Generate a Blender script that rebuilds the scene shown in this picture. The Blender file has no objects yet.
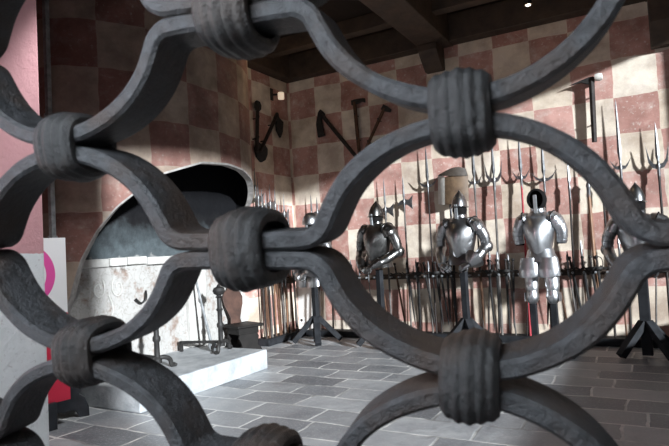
import bpy, bmesh, math, random
from mathutils import Vector, Matrix, noise as mnoise

random.seed(7)
sc = bpy.context.scene
col = sc.collection
PI = math.pi

# ------------------------------------------------------------------ camera (metres; X along the far wall, Y towards it)
FPX, YAW, PITCH, ROLL, EYE = 562.5, .51013, .045695, -.0538, 1.3
BACK, LEFT, TOP = 7.46, -4.91, 3.98


def basis(yaw, pitch, roll):
    f = Vector((-math.sin(yaw) * math.cos(pitch), math.cos(yaw) * math.cos(pitch), math.sin(pitch)))
    r = Vector((math.cos(yaw), math.sin(yaw), 0))
    u = r.cross(f)
    c, s = math.cos(roll), math.sin(roll)
    return c * r + s * u, -s * r + c * u, f


CR, CU, CF = basis(YAW, PITCH, ROLL)


def ray(x, y):
    return CF + (x - 334.5) / FPX * CR - (y - 223) / FPX * CU


def bk(x, y, off=0.0):
    d = ray(x, y)
    return d * ((BACK - off) / d.y) + Vector((0, 0, EYE))


def lf(x, y, off=0.0):
    d = ray(x, y)
    return d * ((LEFT + off) / d.x) + Vector((0, 0, EYE))


cam = bpy.data.cameras.new('camera')
cam.sensor_width = 36
cam.lens = FPX / 669 * 36
cam.clip_start = .02
cam.dof.use_dof = True
cam.dof.focus_distance = 6.2
cam.dof.aperture_fstop = 14.0
camo = bpy.data.objects.new('camera', cam)
col.objects.link(camo)
camo.matrix_world = Matrix(((CR.x, CU.x, -CF.x, 0), (CR.y, CU.y, -CF.y, 0), (CR.z, CU.z, -CF.z, EYE), (0, 0, 0, 1)))
sc.camera = camo


# ------------------------------------------------------------------ materials
def new_mat(name):
    m = bpy.data.materials.new(name)
    m.use_nodes = True
    nt = m.node_tree
    return m, nt, nt.nodes['Principled BSDF']


def N(nt, typ, **kw):
    n = nt.nodes.new(typ)
    for k, v in kw.items():
        if k.startswith('i_'):
            n.inputs[k[2:].replace('_', ' ')].default_value = v
        else:
            setattr(n, k, v)
    return n


def mixc(nt, fac, a, b, blend='MIX'):
    n = nt.nodes.new('ShaderNodeMix')
    n.data_type = 'RGBA'
    n.blend_type = blend
    for idx, v in ((0, fac), (6, a), (7, b)):
        if hasattr(v, 'is_output') or isinstance(v, bpy.types.NodeSocket):
            nt.links.new(v, n.inputs[idx])
        else:
            n.inputs[idx].default_value = v if idx == 0 else (*v, 1)
    return n.outputs[2]


def math_n(nt, op, a, b=None, clamp=False):
    n = nt.nodes.new('ShaderNodeMath')
    n.operation = op
    n.use_clamp = clamp
    for i, v in enumerate((a, b)):
        if v is None:
            continue
        if isinstance(v, bpy.types.NodeSocket):
            nt.links.new(v, n.inputs[i])
        else:
            n.inputs[i].default_value = v
    return n.outputs[0]


def ramp(nt, fac, stops):
    n = nt.nodes.new('ShaderNodeValToRGB')
    cr = n.color_ramp
    while len(cr.elements) < len(stops):
        cr.elements.new(.5)
    for e, (p, c) in zip(cr.elements, stops):
        e.position = p
        e.color = (*c, 1) if len(c) == 3 else c
    nt.links.new(fac, n.inputs[0])
    return n.outputs[0]


def noise_fac(nt, vec, scale, detail=4, rough=.6):
    n = N(nt, 'ShaderNodeTexNoise')
    n.inputs['Scale'].default_value = scale
    n.inputs['Detail'].default_value = detail
    n.inputs['Roughness'].default_value = rough
    if vec is not None:
        nt.links.new(vec, n.inputs['Vector'])
    return n.outputs['Fac']


def bump(nt, b, h, strength, dist=.01):
    n = N(nt, 'ShaderNodeBump')
    n.inputs['Strength'].default_value = strength
    n.inputs['Distance'].default_value = dist
    nt.links.new(h, n.inputs['Height'])
    nt.links.new(n.outputs[0], b.inputs['Normal'])


def coords(nt, kind='Object'):
    return N(nt, 'ShaderNodeTexCoord').outputs[kind]


def simple(name, ca, cb, scale=8, rough=.6, metal=0.0, bstr=.2, bscale=40, bdist=.004, rough_var=.15, spec=.5):
    m, nt, b = new_mat(name)
    v = coords(nt)
    f = noise_fac(nt, v, scale)
    c = ramp(nt, f, [(.32, ca), (.68, cb)])
    nt.links.new(c, b.inputs['Base Color'])
    b.inputs['Metallic'].default_value = metal
    b.inputs['Specular IOR Level'].default_value = spec
    f2 = noise_fac(nt, v, scale * 2.3)
    r = math_n(nt, 'ADD', math_n(nt, 'MULTIPLY', f2, rough_var * 2), rough - rough_var)
    nt.links.new(r, b.inputs['Roughness'])
    bump(nt, b, noise_fac(nt, v, bscale, 6, .65), bstr, bdist)
    return m


def iron_mat(name, ca, cb):
    """pitted forged iron with brown rust patches"""
    m, nt, b = new_mat(name)
    o = coords(nt)
    f = noise_fac(nt, o, 90, 6, .7)
    g = noise_fac(nt, o, 9, 4, .6)
    c = ramp(nt, f, [(.3, ca), (.7, cb)])
    c = mixc(nt, ramp(nt, g, [(.48, (0, 0, 0)), (.66, (.8, .8, .8))]), c, (.032, .02, .014))
    nt.links.new(c, b.inputs['Base Color'])
    b.inputs['Specular IOR Level'].default_value = .42
    r = ramp(nt, f, [(.3, (.4, .4, .4)), (.7, (.62, .62, .62))])
    nt.links.new(r, b.inputs['Roughness'])
    h = math_n(nt, 'ADD', f, math_n(nt, 'MULTIPLY', noise_fac(nt, o, 300, 4, .7), .5))
    bump(nt, b, h, .7, .006)
    return m


M = {}
M['iron'] = iron_mat('wrought_iron', (.006, .0063, .007), (.044, .046, .050))
M['collar'] = iron_mat('collar_iron', (.005, .005, .0053), (.022, .022, .0225))
M['steel'] = simple('polished_steel', (.42, .43, .45), (.64, .65, .67), 7, .36, 1.0, .06, 40, .003, .06)
M['darksteel'] = simple('dark_armour_steel', (.10, .098, .095), (.24, .235, .23), 8, .3, 1.0, .06, 40, .003, .06)
M['midsteel'] = simple('grey_armour_steel', (.22, .22, .225), (.40, .40, .41), 8, .33, 1.0, .06, 40, .003, .06)
M['blade'] = simple('blade_steel', (.10, .10, .105), (.24, .24, .245), 14, .38, .9, .2, 70, .002)
M['black'] = simple('blackened_iron', (.009, .0085, .0085), (.025, .023, .022), 18, .6, 0, .3, 80, .003, .1, .3)
M['brownshaft'] = simple('brown_pole_wood', (.045, .022, .013), (.11, .055, .032), 14, .6, 0, .25, 60, .003, .1, .2)
M['darkshaft'] = simple('dark_pole_wood', (.013, .010, .0095), (.036, .028, .025), 14, .6, 0, .25, 60, .003, .1, .2)
M['greyshaft'] = simple('grey_pole_wood', (.055, .048, .044), (.13, .115, .105), 14, .55, 0, .25, 60, .003, .1, .3)
M['redshaft'] = simple('red_wrapped_pole', (.22, .012, .02), (.36, .03, .04), 30, .7, 0, .4, 120, .003)
M['ochreshaft'] = simple('ochre_pole_wood', (.13, .06, .03), (.24, .12, .06), 14, .55, 0, .25, 60, .003)
M['beam'] = simple('dark_oak_beam', (.022, .013, .008), (.055, .033, .02), 5, .7, 0, .4, 30, .01)
M['stand'] = simple('painted_stand_wood', (.008, .0085, .01), (.02, .021, .024), 10, .7, 0, .2, 60, .003, .1, .15)
M['chair'] = simple('dark_chair_wood', (.006, .005, .0045), (.013, .0105, .0095), 9, .6, 0, .25, 50, .004, .1, .2)
M['chairback'] = simple('reddish_chair_wood', (.035, .017, .012), (.07, .034, .024), 9, .55, 0, .25, 50, .004, .1, .25)
M['leather'] = simple('brown_leather', (.07, .042, .024), (.14, .088, .05), 12, .55, 0, .3, 60, .004)
M['leather_rim'] = simple('dark_leather_rim', (.03, .022, .016), (.06, .045, .034), 12, .6, 0, .3, 60, .004)
M['bone'] = simple('pale_plate', (.52, .5, .46), (.7, .68, .63), 12, .5, 0, .2, 60, .003)
M['lining'] = simple('black_padding', (.004, .004, .004), (.010, .009, .009), 12, .95, 0, .2, 60, .003, .05, .1)
M['hearthstone'] = simple('pale_hearth_stone', (.26, .275, .29), (.48, .49, .5), 4.5, .7, 0, .7, 16, .014)
M['postmetal'] = simple('grey_post_metal', (.16, .17, .175), (.34, .35, .36), 14, .45, .5, .3, 60, .003)
M['white_paint'] = simple('white_panel', (.8, .8, .8), (.84, .84, .84), 3, .5, 0, .02, 40, .001)
M['pink_print'] = simple('pink_print', (.72, .08, .34), (.75, .09, .36), 3, .5, 0, .02, 40, .001)
M['red_print'] = simple('red_print', (.66, .02, .06), (.7, .024, .07), 3, .45, 0, .02, 40, .001)
M['plastic'] = simple('white_plastic', (.75, .74, .72), (.8, .79, .77), 3, .4, 0, .02, 40, .001)
M['stool'] = simple('black_stool_wood', (.012, .014, .018), (.03, .034, .042), 9, .4, 0, .25, 50, .004)


def tile_mat():
    """hand painted cream and red checker on lime plaster; the bottom left corner of the wall is left as bare plaster"""
    m, nt, b = new_mat('painted_checker_plaster')
    uv = coords(nt, 'UV')
    n1 = N(nt, 'ShaderNodeTexNoise')
    n1.inputs['Scale'].default_value = 3.0
    n1.inputs['Detail'].default_value = 3
    nt.links.new(uv, n1.inputs['Vector'])
    off = N(nt, 'ShaderNodeVectorMath', operation='SUBTRACT')
    nt.links.new(n1.outputs['Color'], off.inputs[0])
    off.inputs[1].default_value = (.5, .5, .5)
    sc_ = N(nt, 'ShaderNodeVectorMath', operation='SCALE')
    nt.links.new(off.outputs[0], sc_.inputs[0])
    sc_.inputs['Scale'].default_value = .055
    ad = N(nt, 'ShaderNodeVectorMath', operation='ADD')
    nt.links.new(uv, ad.inputs[0])
    nt.links.new(sc_.outputs[0], ad.inputs[1])
    sp = N(nt, 'ShaderNodeSeparateXYZ')
    nt.links.new(ad.outputs[0], sp.inputs[0])
    fu = math_n(nt, 'FLOOR', math_n(nt, 'DIVIDE', sp.outputs[0], .46))
    fv = math_n(nt, 'FLOOR', math_n(nt, 'DIVIDE', sp.outputs[1], .45))
    par = math_n(nt, 'ABSOLUTE', math_n(nt, 'MODULO', math_n(nt, 'ADD', fu, fv), 2.0))
    # each square has its own tone
    cx = N(nt, 'ShaderNodeCombineXYZ')
    nt.links.new(fu, cx.inputs[0])
    nt.links.new(fv, cx.inputs[1])
    wn = N(nt, 'ShaderNodeTexWhiteNoise')
    nt.links.new(cx.outputs[0], wn.inputs['Vector'])
    tone = wn.outputs['Value']
    f1 = noise_fac(nt, uv, 5, 8, .68)
    f2 = noise_fac(nt, uv, 22, 6, .7)
    cream = mixc(nt, tone, (.60, .50, .39), (.70, .62, .52))
    red = mixc(nt, tone, (.37, .19, .155), (.48, .27, .23))
    c = mixc(nt, par, cream, red)
    # worn patches where plaster shows through, and darker stains
    worn = ramp(nt, f1, [(.50, (0, 0, 0)), (.70, (.65, .65, .65))])
    c = mixc(nt, worn, c, (.60, .51, .45))
    speck = ramp(nt, f2, [(.58, (0, 0, 0)), (.65, (.6, .6, .6))])
    c = mixc(nt, speck, c, (.70, .64, .58))
    stain = ramp(nt, noise_fac(nt, uv, 2.2, 6, .6), [(.36, (.5, .44, .42)), (.6, (1, 1, 1))])
    c = mixc(nt, .85, c, stain, 'MULTIPLY')
    # scored line between the squares
    du = math_n(nt, 'ABSOLUTE', math_n(nt, 'SUBTRACT', math_n(nt, 'FRACT', math_n(nt, 'DIVIDE', sp.outputs[0], .46)), .5))
    dv = math_n(nt, 'ABSOLUTE', math_n(nt, 'SUBTRACT', math_n(nt, 'FRACT', math_n(nt, 'DIVIDE', sp.outputs[1], .45)), .5))
    edge = math_n(nt, 'GREATER_THAN', math_n(nt, 'MAXIMUM', du, dv), .492)
    c = mixc(nt, math_n(nt, 'MULTIPLY', edge, .35), c, (.66, .55, .45))
    # bare plaster near the corner, low down
    at = N(nt, 'ShaderNodeAttribute')
    at.attribute_name = 'plaster'
    at.attribute_type = 'GEOMETRY'
    pf = math_n(nt, 'ADD', at.outputs['Fac'], math_n(nt, 'MULTIPLY', math_n(nt, 'SUBTRACT', f1, .5), 1.2))
    pf = ramp(nt, pf, [(.42, (0, 0, 0)), (.58, (1, 1, 1))])
    c = mixc(nt, pf, c, mixc(nt, f2, (.48, .45, .43), (.62, .59, .57)))
    nt.links.new(c, b.inputs['Base Color'])
    b.inputs['Roughness'].default_value = .82
    bump(nt, b, noise_fac(nt, uv, 30, 8, .7), .35, .01)
    return m


M['tile'] = tile_mat()


def floor_mat():
    m, nt, b = new_mat('slate_slab_floor')
    uv = coords(nt, 'UV')
    n1 = N(nt, 'ShaderNodeTexNoise')
    n1.inputs['Scale'].default_value = 2.6
    n1.inputs['Detail'].default_value = 5
    nt.links.new(uv, n1.inputs['Vector'])
    off = N(nt, 'ShaderNodeVectorMath', operation='SUBTRACT')
    nt.links.new(n1.outputs['Color'], off.inputs[0])
    off.inputs[1].default_value = (.5, .5, .5)
    s_ = N(nt, 'ShaderNodeVectorMath', operation='SCALE')
    nt.links.new(off.outputs[0], s_.inputs[0])
    s_.inputs['Scale'].default_value = .10
    ad = N(nt, 'ShaderNodeVectorMath', operation='ADD')
    nt.links.new(uv, ad.inputs[0])
    nt.links.new(s_.outputs[0], ad.inputs[1])
    br = N(nt, 'ShaderNodeTexBrick')
    br.offset = .43
    br.offset_frequency = 2
    br.squash = .78
    br.squash_frequency = 3
    nt.links.new(ad.outputs[0], br.inputs['Vector'])
    br.inputs['Color1'].default_value = (.18, .187, .2, 1)
    br.inputs['Color2'].default_value = (.5, .51, .52, 1)
    br.inputs['Mortar'].default_value = (.78, .77, .74, 1)
    br.inputs['Scale'].default_value = 1
    br.inputs['Brick Width'].default_value = .62
    br.inputs['Row Height'].default_value = .33
    br.inputs['Mortar Size'].default_value = .012
    br.inputs['Mortar Smooth'].default_value = .25
    br.inputs['Bias'].default_value = -.1
    f = noise_fac(nt, uv, 3.1, 8, .7)
    c = mixc(nt, .8, br.outputs['Color'], ramp(nt, f, [(.32, (.5, .52, .56)), (.68, (1.15, 1.13, 1.1))]), 'MULTIPLY')
    f2 = noise_fac(nt, uv, 45, 5, .7)
    c = mixc(nt, ramp(nt, f2, [(.52, (0, 0, 0)), (.68, (.6, .6, .6))]), c, (.5, .51, .52))
    # dirt that hides the pale joints here and there
    gone = ramp(nt, noise_fac(nt, uv, 1.7, 4, .6), [(.5, (0, 0, 0)), (.62, (.75, .75, .75))])
    c = mixc(nt, math_n(nt, 'MULTIPLY', gone, br.outputs['Fac']), c, (.12, .12, .12))
    nt.links.new(c, b.inputs['Base Color'])
    r = ramp(nt, f, [(.3, (.3, .3, .3)), (.7, (.6, .6, .6))])
    nt.links.new(r, b.inputs['Roughness'])
    h = math_n(nt, 'SUBTRACT', noise_fac(nt, uv, 14, 7, .65), math_n(nt, 'MULTIPLY', br.outputs['Fac'], .5))
    bump(nt, b, h, .5, .012)
    return m


M['floor'] = floor_mat()


def plaster_mat():
    """pier: pink wash above, rough white dado below"""
    m, nt, b = new_mat('pink_and_white_plaster')
    o = coords(nt)
    sp = N(nt, 'ShaderNodeSeparateXYZ')
    nt.links.new(o, sp.inputs[0])
    f = noise_fac(nt, o, 9, 7, .7)
    z = math_n(nt, 'ADD', sp.outputs[2], math_n(nt, 'MULTIPLY', math_n(nt, 'SUBTRACT', f, .5), .05))
    up = math_n(nt, 'GREATER_THAN', z, 1.37)
    pink = mixc(nt, f, (.52, .25, .27), (.60, .33, .34))
    cracks = ramp(nt, noise_fac(nt, o, 26, 5, .7), [(.30, (.6, .55, .55)), (.42, (1, 1, 1))])
    white = mixc(nt, f, (.62, .64, .65), (.8, .81, .82))
    c = mixc(nt, up, mixc(nt, .8, white, cracks, 'MULTIPLY'), pink)
    nt.links.new(c, b.inputs['Base Color'])
    b.inputs['Roughness'].default_value = .85
    bump(nt, b, noise_fac(nt, o, 28, 8, .7), .5, .02)
    return m


M['pier'] = plaster_mat()


def fireback_mat():
    """lime-washed masonry with brown scaling low down and blue-grey soot above the ledge"""
    m, nt, b = new_mat('sooty_fireback')
    o = coords(nt)
    sp = N(nt, 'ShaderNodeSeparateXYZ')
    nt.links.new(o, sp.inputs[0])
    f = noise_fac(nt, o, 4.5, 8, .68)
    f2 = noise_fac(nt, o, 11, 6, .7)
    white = mixc(nt, f2, (.27, .255, .24), (.41, .40, .385))
    scal = ramp(nt, f, [(.54, (0, 0, 0)), (.64, (.8, .8, .8))])
    c = mixc(nt, scal, white, (.19, .125, .095))
    cr = ramp(nt, noise_fac(nt, o, 15, 3, .5), [(.47, (1, 1, 1)), (.495, (.5, .44, .4)), (.52, (1, 1, 1))])
    c = mixc(nt, .6, c, cr, 'MULTIPLY')
    z = math_n(nt, 'ADD', sp.outputs[2], math_n(nt, 'MULTIPLY', math_n(nt, 'SUBTRACT', f, .5), .5))
    soot = ramp(nt, math_n(nt, 'SUBTRACT', z, .9), [(.34, (0, 0, 0)), (.42, (.94, .94, .94)), (.95, (1, 1, 1))])
    sc_ = mixc(nt, f2, (.012, .018, .021), (.085, .105, .115))
    sc_ = mixc(nt, ramp(nt, math_n(nt, 'SUBTRACT', z, 1.0), [(.42, (0, 0, 0)), (.72, (1, 1, 1))]), sc_, (.006, .006, .007))
    c = mixc(nt, soot, c, sc_)
    nt.links.new(c, b.inputs['Base Color'])
    b.inputs['Roughness'].default_value = .9
    b.inputs['Specular IOR Level'].default_value = .08
    bump(nt, b, f2, .6, .03)
    return m


M['fireback'] = fireback_mat()
M['limewash'] = simple('limewashed_stone', (.34, .325, .30), (.5, .485, .465), 6, .8, 0, .5, 18, .02)
M['soot'] = simple('soot_lining', (.003, .003, .0035), (.008, .008, .0085), 8, .95, 0, .3, 20, .01, .03, .05)
M['rim'] = simple('worn_rim_stone', (.17, .155, .145), (.32, .3, .285), 14, .8, 0, .4, 40, .008)


def wood_planks(name, ca, cb):
    m, nt, b = new_mat(name)
    o = coords(nt)
    mp = N(nt, 'ShaderNodeMapping')
    mp.inputs['Scale'].default_value = (5, .5, 5)
    nt.links.new(o, mp.inputs[0])
    f = noise_fac(nt, mp.outputs[0], 2.5, 8, .65)
    nt.links.new(mixc(nt, f, ca, cb), b.inputs['Base Color'])
    b.inputs['Roughness'].default_value = .85
    b.inputs['Specular IOR Level'].default_value = .2
    bump(nt, b, f, .4, .01)
    return m


M['ceiling'] = wood_planks('ceiling_boards', (.008, .0055, .005), (.02, .013, .01))


def emis(name, c, s):
    m, nt, b = new_mat(name)
    b.inputs['Base Color'].default_value = (*c, 1)
    b.inputs['Emission Color'].default_value = (*c, 1)
    b.inputs['Emission Strength'].default_value = s
    return m


M['bulb'] = emis('lit_lamp_glass', (.9, .95, 1.0), 4)
M['warmbulb'] = emis('lit_warm_glass', (1.0, .8, .6), .5)


# ------------------------------------------------------------------ mesh helpers
class MB:
    def __init__(self):
        self.bm = bmesh.new()

    def box(self, lo, hi, M_=None, bev=0.0):
        lo, hi = Vector(lo), Vector(hi)
        vs = [self.bm.verts.new((x, y, z)) for x in (lo.x, hi.x) for y in (lo.y, hi.y) for z in (lo.z, hi.z)]
        fs = [self.bm.faces.new([vs[i] for i in q]) for q in ((0, 1, 3, 2), (4, 6, 7, 5), (0, 4, 5, 1), (2, 3, 7, 6), (0, 2, 6, 4), (1, 5, 7, 3))]
        if bev:
            es = {e for f in fs for e in f.edges}
            r = bmesh.ops.bevel(self.bm, geom=list(es), offset=bev, segments=2, affect='EDGES', profile=.5)
            vs = list({v for f in r['faces'] for v in f.verts} | {v for v in vs if v.is_valid})
        if M_ is not None:
            for v in vs:
                v.co = M_ @ v.co
        return self

    def beam(self, a, b, w, h, up=Vector((0, 0, 1)), bev=0.0):
        """box of width w and height h whose axis runs from a to b"""
        a, b = Vector(a), Vector(b)
        d = (b - a)
        L = d.length
        d.normalize()
        s = d.cross(up)
        if s.length < 1e-4:
            s = d.cross(Vector((0, 1, 0)))
        s.normalize()
        u = s.cross(d)
        M_ = Matrix(((s.x, d.x, u.x, a.x), (s.y, d.y, u.y, a.y), (s.z, d.z, u.z, a.z), (0, 0, 0, 1)))
        return self.box((-w / 2, 0, -h / 2), (w / 2, L, h / 2), M_, bev)

    def loft(self, rings, cap=True, closed=True):
        rows = [[self.bm.verts.new(p) for p in r] for r in rings]
        n = len(rows[0])
        for a, b in zip(rows, rows[1:]):
            for i in range(n if closed else n - 1):
                j = (i + 1) % n
                try:
                    self.bm.faces.new((a[i], a[j], b[j], b[i]))
                except ValueError:
                    pass
        if cap and closed:
            for r in (rows[0], rows[-1]):
                try:
                    self.bm.faces.new(r)
                except ValueError:
                    pass
        return self

    def tube(self, pts, rad, n=8, cap=True, flat=1.0):
        pts = [Vector(p) for p in pts]
        if not hasattr(rad, '__len__'):
            rad = [rad] * len(pts)
        rings = []
        ref = None
        for i, p in enumerate(pts):
            d = (pts[min(i + 1, len(pts) - 1)] - pts[max(i - 1, 0)]).normalized()
            if ref is None:
                ref = Vector((0, 1, 0)) if abs(d.y) < .8 else Vector((1, 0, 0))
            s = d.cross(ref).normalized()
            u = s.cross(d).normalized()
            ref = u
            rings.append([p + (s * math.cos(2 * PI * k / n) + u * flat * math.sin(2 * PI * k / n)) * rad[i] for k in range(n)])
        return self.loft(rings, cap)

    def lathe(self, prof, centre=(0, 0, 0), n=20, sx=1.0, sy=1.0, M_=None):
        c = Vector(centre)
        rings = []
        for r, z in prof:
            q = [c + Vector((math.cos(2 * PI * k / n) * r * sx, math.sin(2 * PI * k / n) * r * sy, z)) for k in range(n)]
            if M_ is not None:
                q = [M_ @ p for p in q]
            rings.append(q)
        return self.loft(rings)

    def prism(self, outline, thick, fn):
        """closed 2D outline extruded by thick; fn(a, b, t) maps to space"""
        A = [self.bm.verts.new(fn(a, b, -thick / 2)) for a, b in outline]
        B = [self.bm.verts.new(fn(a, b, thick / 2)) for a, b in outline]
        n = len(A)
        self.bm.faces.new(A)
        self.bm.faces.new(B[::-1])
        for i in range(n):
            j = (i + 1) % n
            self.bm.faces.new((A[i], B[i], B[j], A[j]))
        return self

    def build(self, name, mat, parent=None, smooth=False, bevel=0.0, sub=0):
        bmesh.ops.remove_doubles(self.bm, verts=self.bm.verts, dist=1e-6)
        bmesh.ops.recalc_face_normals(self.bm, faces=self.bm.faces)
        me = bpy.data.meshes.new(name)
        self.bm.to_mesh(me)
        self.bm.free()
        me.materials.append(mat)
        if smooth:
            for p in me.polygons:
                p.use_smooth = True
            me.set_sharp_from_angle(angle=math.radians(38))
        o = bpy.data.objects.new(name, me)
        col.objects.link(o)
        if parent is not None:
            o.parent = parent
        if bevel:
            md = o.modifiers.new('edge', 'BEVEL')
            md.width = bevel
            md.segments = 2
            md.limit_method = 'ANGLE'
        if sub:
            md = o.modifiers.new('smooth', 'SUBSURF')
            md.levels = md.render_levels = sub
        return o


def tag(o, label, cat, group=None, kind=None):
    o['label'] = label
    o['category'] = cat
    if group:
        o['group'] = group
    if kind:
        o['kind'] = kind
    return o


def thing(name, label, cat, loc=(0, 0, 0), rz=0.0, group=None):
    o = bpy.data.objects.new(name, None)
    o.empty_display_size = .1
    col.objects.link(o)
    o.location = loc
    o.rotation_euler = (0, 0, rz)
    return tag(o, label, cat, group)


def struct(o):
    o['kind'] = 'structure'
    return o


def sm(pts, n=6):
    """Catmull-Rom through the points"""
    pts = [Vector(p) for p in pts]
    out = []
    for i in range(len(pts) - 1):
        p0, p1, p2, p3 = pts[max(i - 1, 0)], pts[i], pts[i + 1], pts[min(i + 2, len(pts) - 1)]
        for k in range(n):
            t = k / n
            out.append(.5 * ((2 * p1) + (p2 - p0) * t + (2 * p0 - 5 * p1 + 4 * p2 - p3) * t * t + (3 * p1 - p0 - 3 * p2 + p3) * t ** 3))
    out.append(pts[-1])
    return out


# ------------------------------------------------------------------ the room
def uv_grid(name, P, nu, nv, uvf, mat, plaster=None, kind=True):
    """surface sampled on a grid: P(s, t) -> point, uvf(s, t) -> metres for the checker"""
    me = bpy.data.meshes.new(name)
    vs, uvs = [], []
    for j in range(nv + 1):
        for i in range(nu + 1):
            vs.append(P(i / nu, j / nv))
            uvs.append(uvf(i / nu, j / nv))
    fs = [(j * (nu + 1) + i, j * (nu + 1) + i + 1, (j + 1) * (nu + 1) + i + 1, (j + 1) * (nu + 1) + i) for j in range(nv) for i in range(nu)]
    me.from_pydata([tuple(v) for v in vs], [], fs)
    ul = me.uv_layers.new(name='UVMap')
    for p in me.polygons:
        for li in p.loop_indices:
            ul.data[li].uv = uvs[me.loops[li].vertex_index]
    a = me.attributes.new('plaster', 'FLOAT', 'POINT')
    for i, v in enumerate(vs):
        a.data[i].value = plaster(Vector(v)) if plaster else 0.0
    me.materials.append(mat)
    o = bpy.data.objects.new(name, me)
    col.objects.link(o)
    return struct(o) if kind else o


HT = 4.35          # boards of the ceiling
# far wall: squares .46 x .45 m, a joint at x=-4.87 and one at z=3.82
uv_grid('wall_back', lambda s, t: (LEFT + s * 5.81, BACK, t * HT), 60, 44,
        lambda s, t: (LEFT + s * 5.81 + 4.87, t * HT - 3.82 + .45 * 10), M['tile'],
        lambda v: max(0.0, min(1.0, (.5 + (-4.52 - v.x) * 2.6))) * max(0.0, min(1.0, .5 + (1.15 - v.z) * 2.5)))
uv_grid('wall_left', lambda s, t: (LEFT, 2.2 + s * (BACK - 2.2), t * HT), 54, 44,
        lambda s, t: (s * (BACK - 2.2) - 5.26 + .46 * 13 + .02, t * HT - 3.82 + .45 * 10), M['tile'],
        lambda v: max(0.0, min(1.0, .5 + (6.15 - v.y) * 2.2)) * max(0.0, min(1.0, .5 + (1.5 - v.z) * 2.5)))
uv_grid('floor', lambda s, t: (-5.0 + s * 7.0, -1.5 + t * 9.0, 0), 4, 4,
        lambda s, t: (s * 7.0 + .21, t * 9.0 + .12), M['floor'])
b = MB().box((-5.0, -1.6, HT), (1.2, 7.6, HT + .1))
struct(b.build('ceiling', M['ceiling']))
# beams under the boards
for i, (x0, x1) in enumerate(((-2.58, -2.16), (.13, .6))):
    b = MB().box((x0, -1.5, 3.97), (x1, BACK, HT), None, .012)
    struct(b.build('ceiling_beam', M['beam']))
for y in (1.2, 2.6, 4.0, 5.4, 6.6):
    b = MB().box((-4.9, y, 4.15), (.9, y + .16, HT), None, .008)
    struct(b.build('ceiling_joist_beam', M['beam']))
b = MB().box((LEFT, BACK - .2, TOP), (.9, BACK, HT), None, .012)
struct(b.build('trim_1', M['beam']))
b = MB().box((LEFT, 2.2, TOP), (LEFT + .2, BACK - .2, HT), None, .012)
struct(b.build('trim_2', M['beam']))
# corbels carrying the beams
for x0, x1, zb in ((-2.56, -2.3, 3.66), (.15, .62, 3.40)):
    b = MB()
    b.prism([(BACK - .34, 3.97), (BACK, 3.97), (BACK, zb), (BACK - .1, zb), (BACK - .24, zb + .12), (BACK - .34, zb + .22)], x1 - x0,
            lambda a, c, t, xm=(x0 + x1) / 2: (xm + t, a, c))
    struct(b.build('beam_corbel_trim', M['beam'], None, False, .01))

# pier close by on the left, pink above a white dado
b = MB().box((-5.0, -1.5, 0), (-3.31, 2.185, HT))
struct(b.build('wall_near_left', M['pier'], None, False, .015))

# right wall with a wide window: head 3.65, sill 1.0
WX = .9
b = MB()
b.box((WX, -1.5, 0), (WX + .12, 7.5, .45)).box((WX, -1.5, 3.61), (WX + .12, 7.5, HT))
b.box((WX, -1.5, .45), (WX + .12, .45, 3.61)).box((WX, 7.1, .45), (WX + .12, 7.5, 3.61))
struct(b.build('wall_right', M['limewash']))

# jamb of the grille's doorway, past the frame on the right
b = MB().box((.505, .30, 0), (.9, .66, HT))
struct(b.build('wall_front', M['limewash'], None, False, .015))

# ------------------------------------------------------------------ fireplace hood: half ellipse in plan, arch cut in its skirt
HA, HB, HY = 1.47, .83, 4.62
ARCH = [(-90, .55), (-72, .8), (-68, .96), (-62, 1.3), (-54, 1.57), (-45, 1.79), (-38, 1.91), (-24, 2.13), (-5, 2.28), (12, 2.31), (27, 2.29), (45, 2.2),
        (60, 2.06), (75, 1.9), (84, 1.77), (90, 1.62)]


def arch_z(d):
    for (a, za), (c, zc) in zip(ARCH, ARCH[1:]):
        if a <= d <= c:
            return za + (zc - za) * (d - a) / (c - a)
    return ARCH[-1][1]


def hood_pt(d, off=0.0):
    t = math.radians(d)
    return LEFT + (HB - off) * math.cos(t), HY + (HA - off) * math.sin(t)


def hood_mesh(off, name, mat):
    nu, nv = 64, 26
    degs = [-90 + 180 * i / nu for i in range(nu + 1)]
    L = [0.0]
    for a, c in zip(degs, degs[1:]):
        pa, pc = hood_pt(a, off), hood_pt(c, off)
        L.append(L[-1] + math.hypot(pa[0] - pc[0], pa[1] - pc[1]))

    def z(i, t):
        zz = arch_z(degs[i])
        return zz + (HT - .02 - zz) * t

    return uv_grid(name, lambda s, t: (*hood_pt(degs[round(s * nu)], off), z(round(s * nu), t)), nu, nv,
                   lambda s, t: (L[round(s * nu)] + .28, z(round(s * nu), t) - 3.82 + .45 * 10 - .19), mat, None, False)


hood = thing('fireplace_hood', 'rounded checker-painted fireplace hood with a wide arched mouth above the pale hearth', 'fireplace', (LEFT, HY, 0))


def under(o, parent):
    o.parent = parent
    o.matrix_parent_inverse = Matrix.Translation(parent.location).inverted()
    return o


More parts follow.
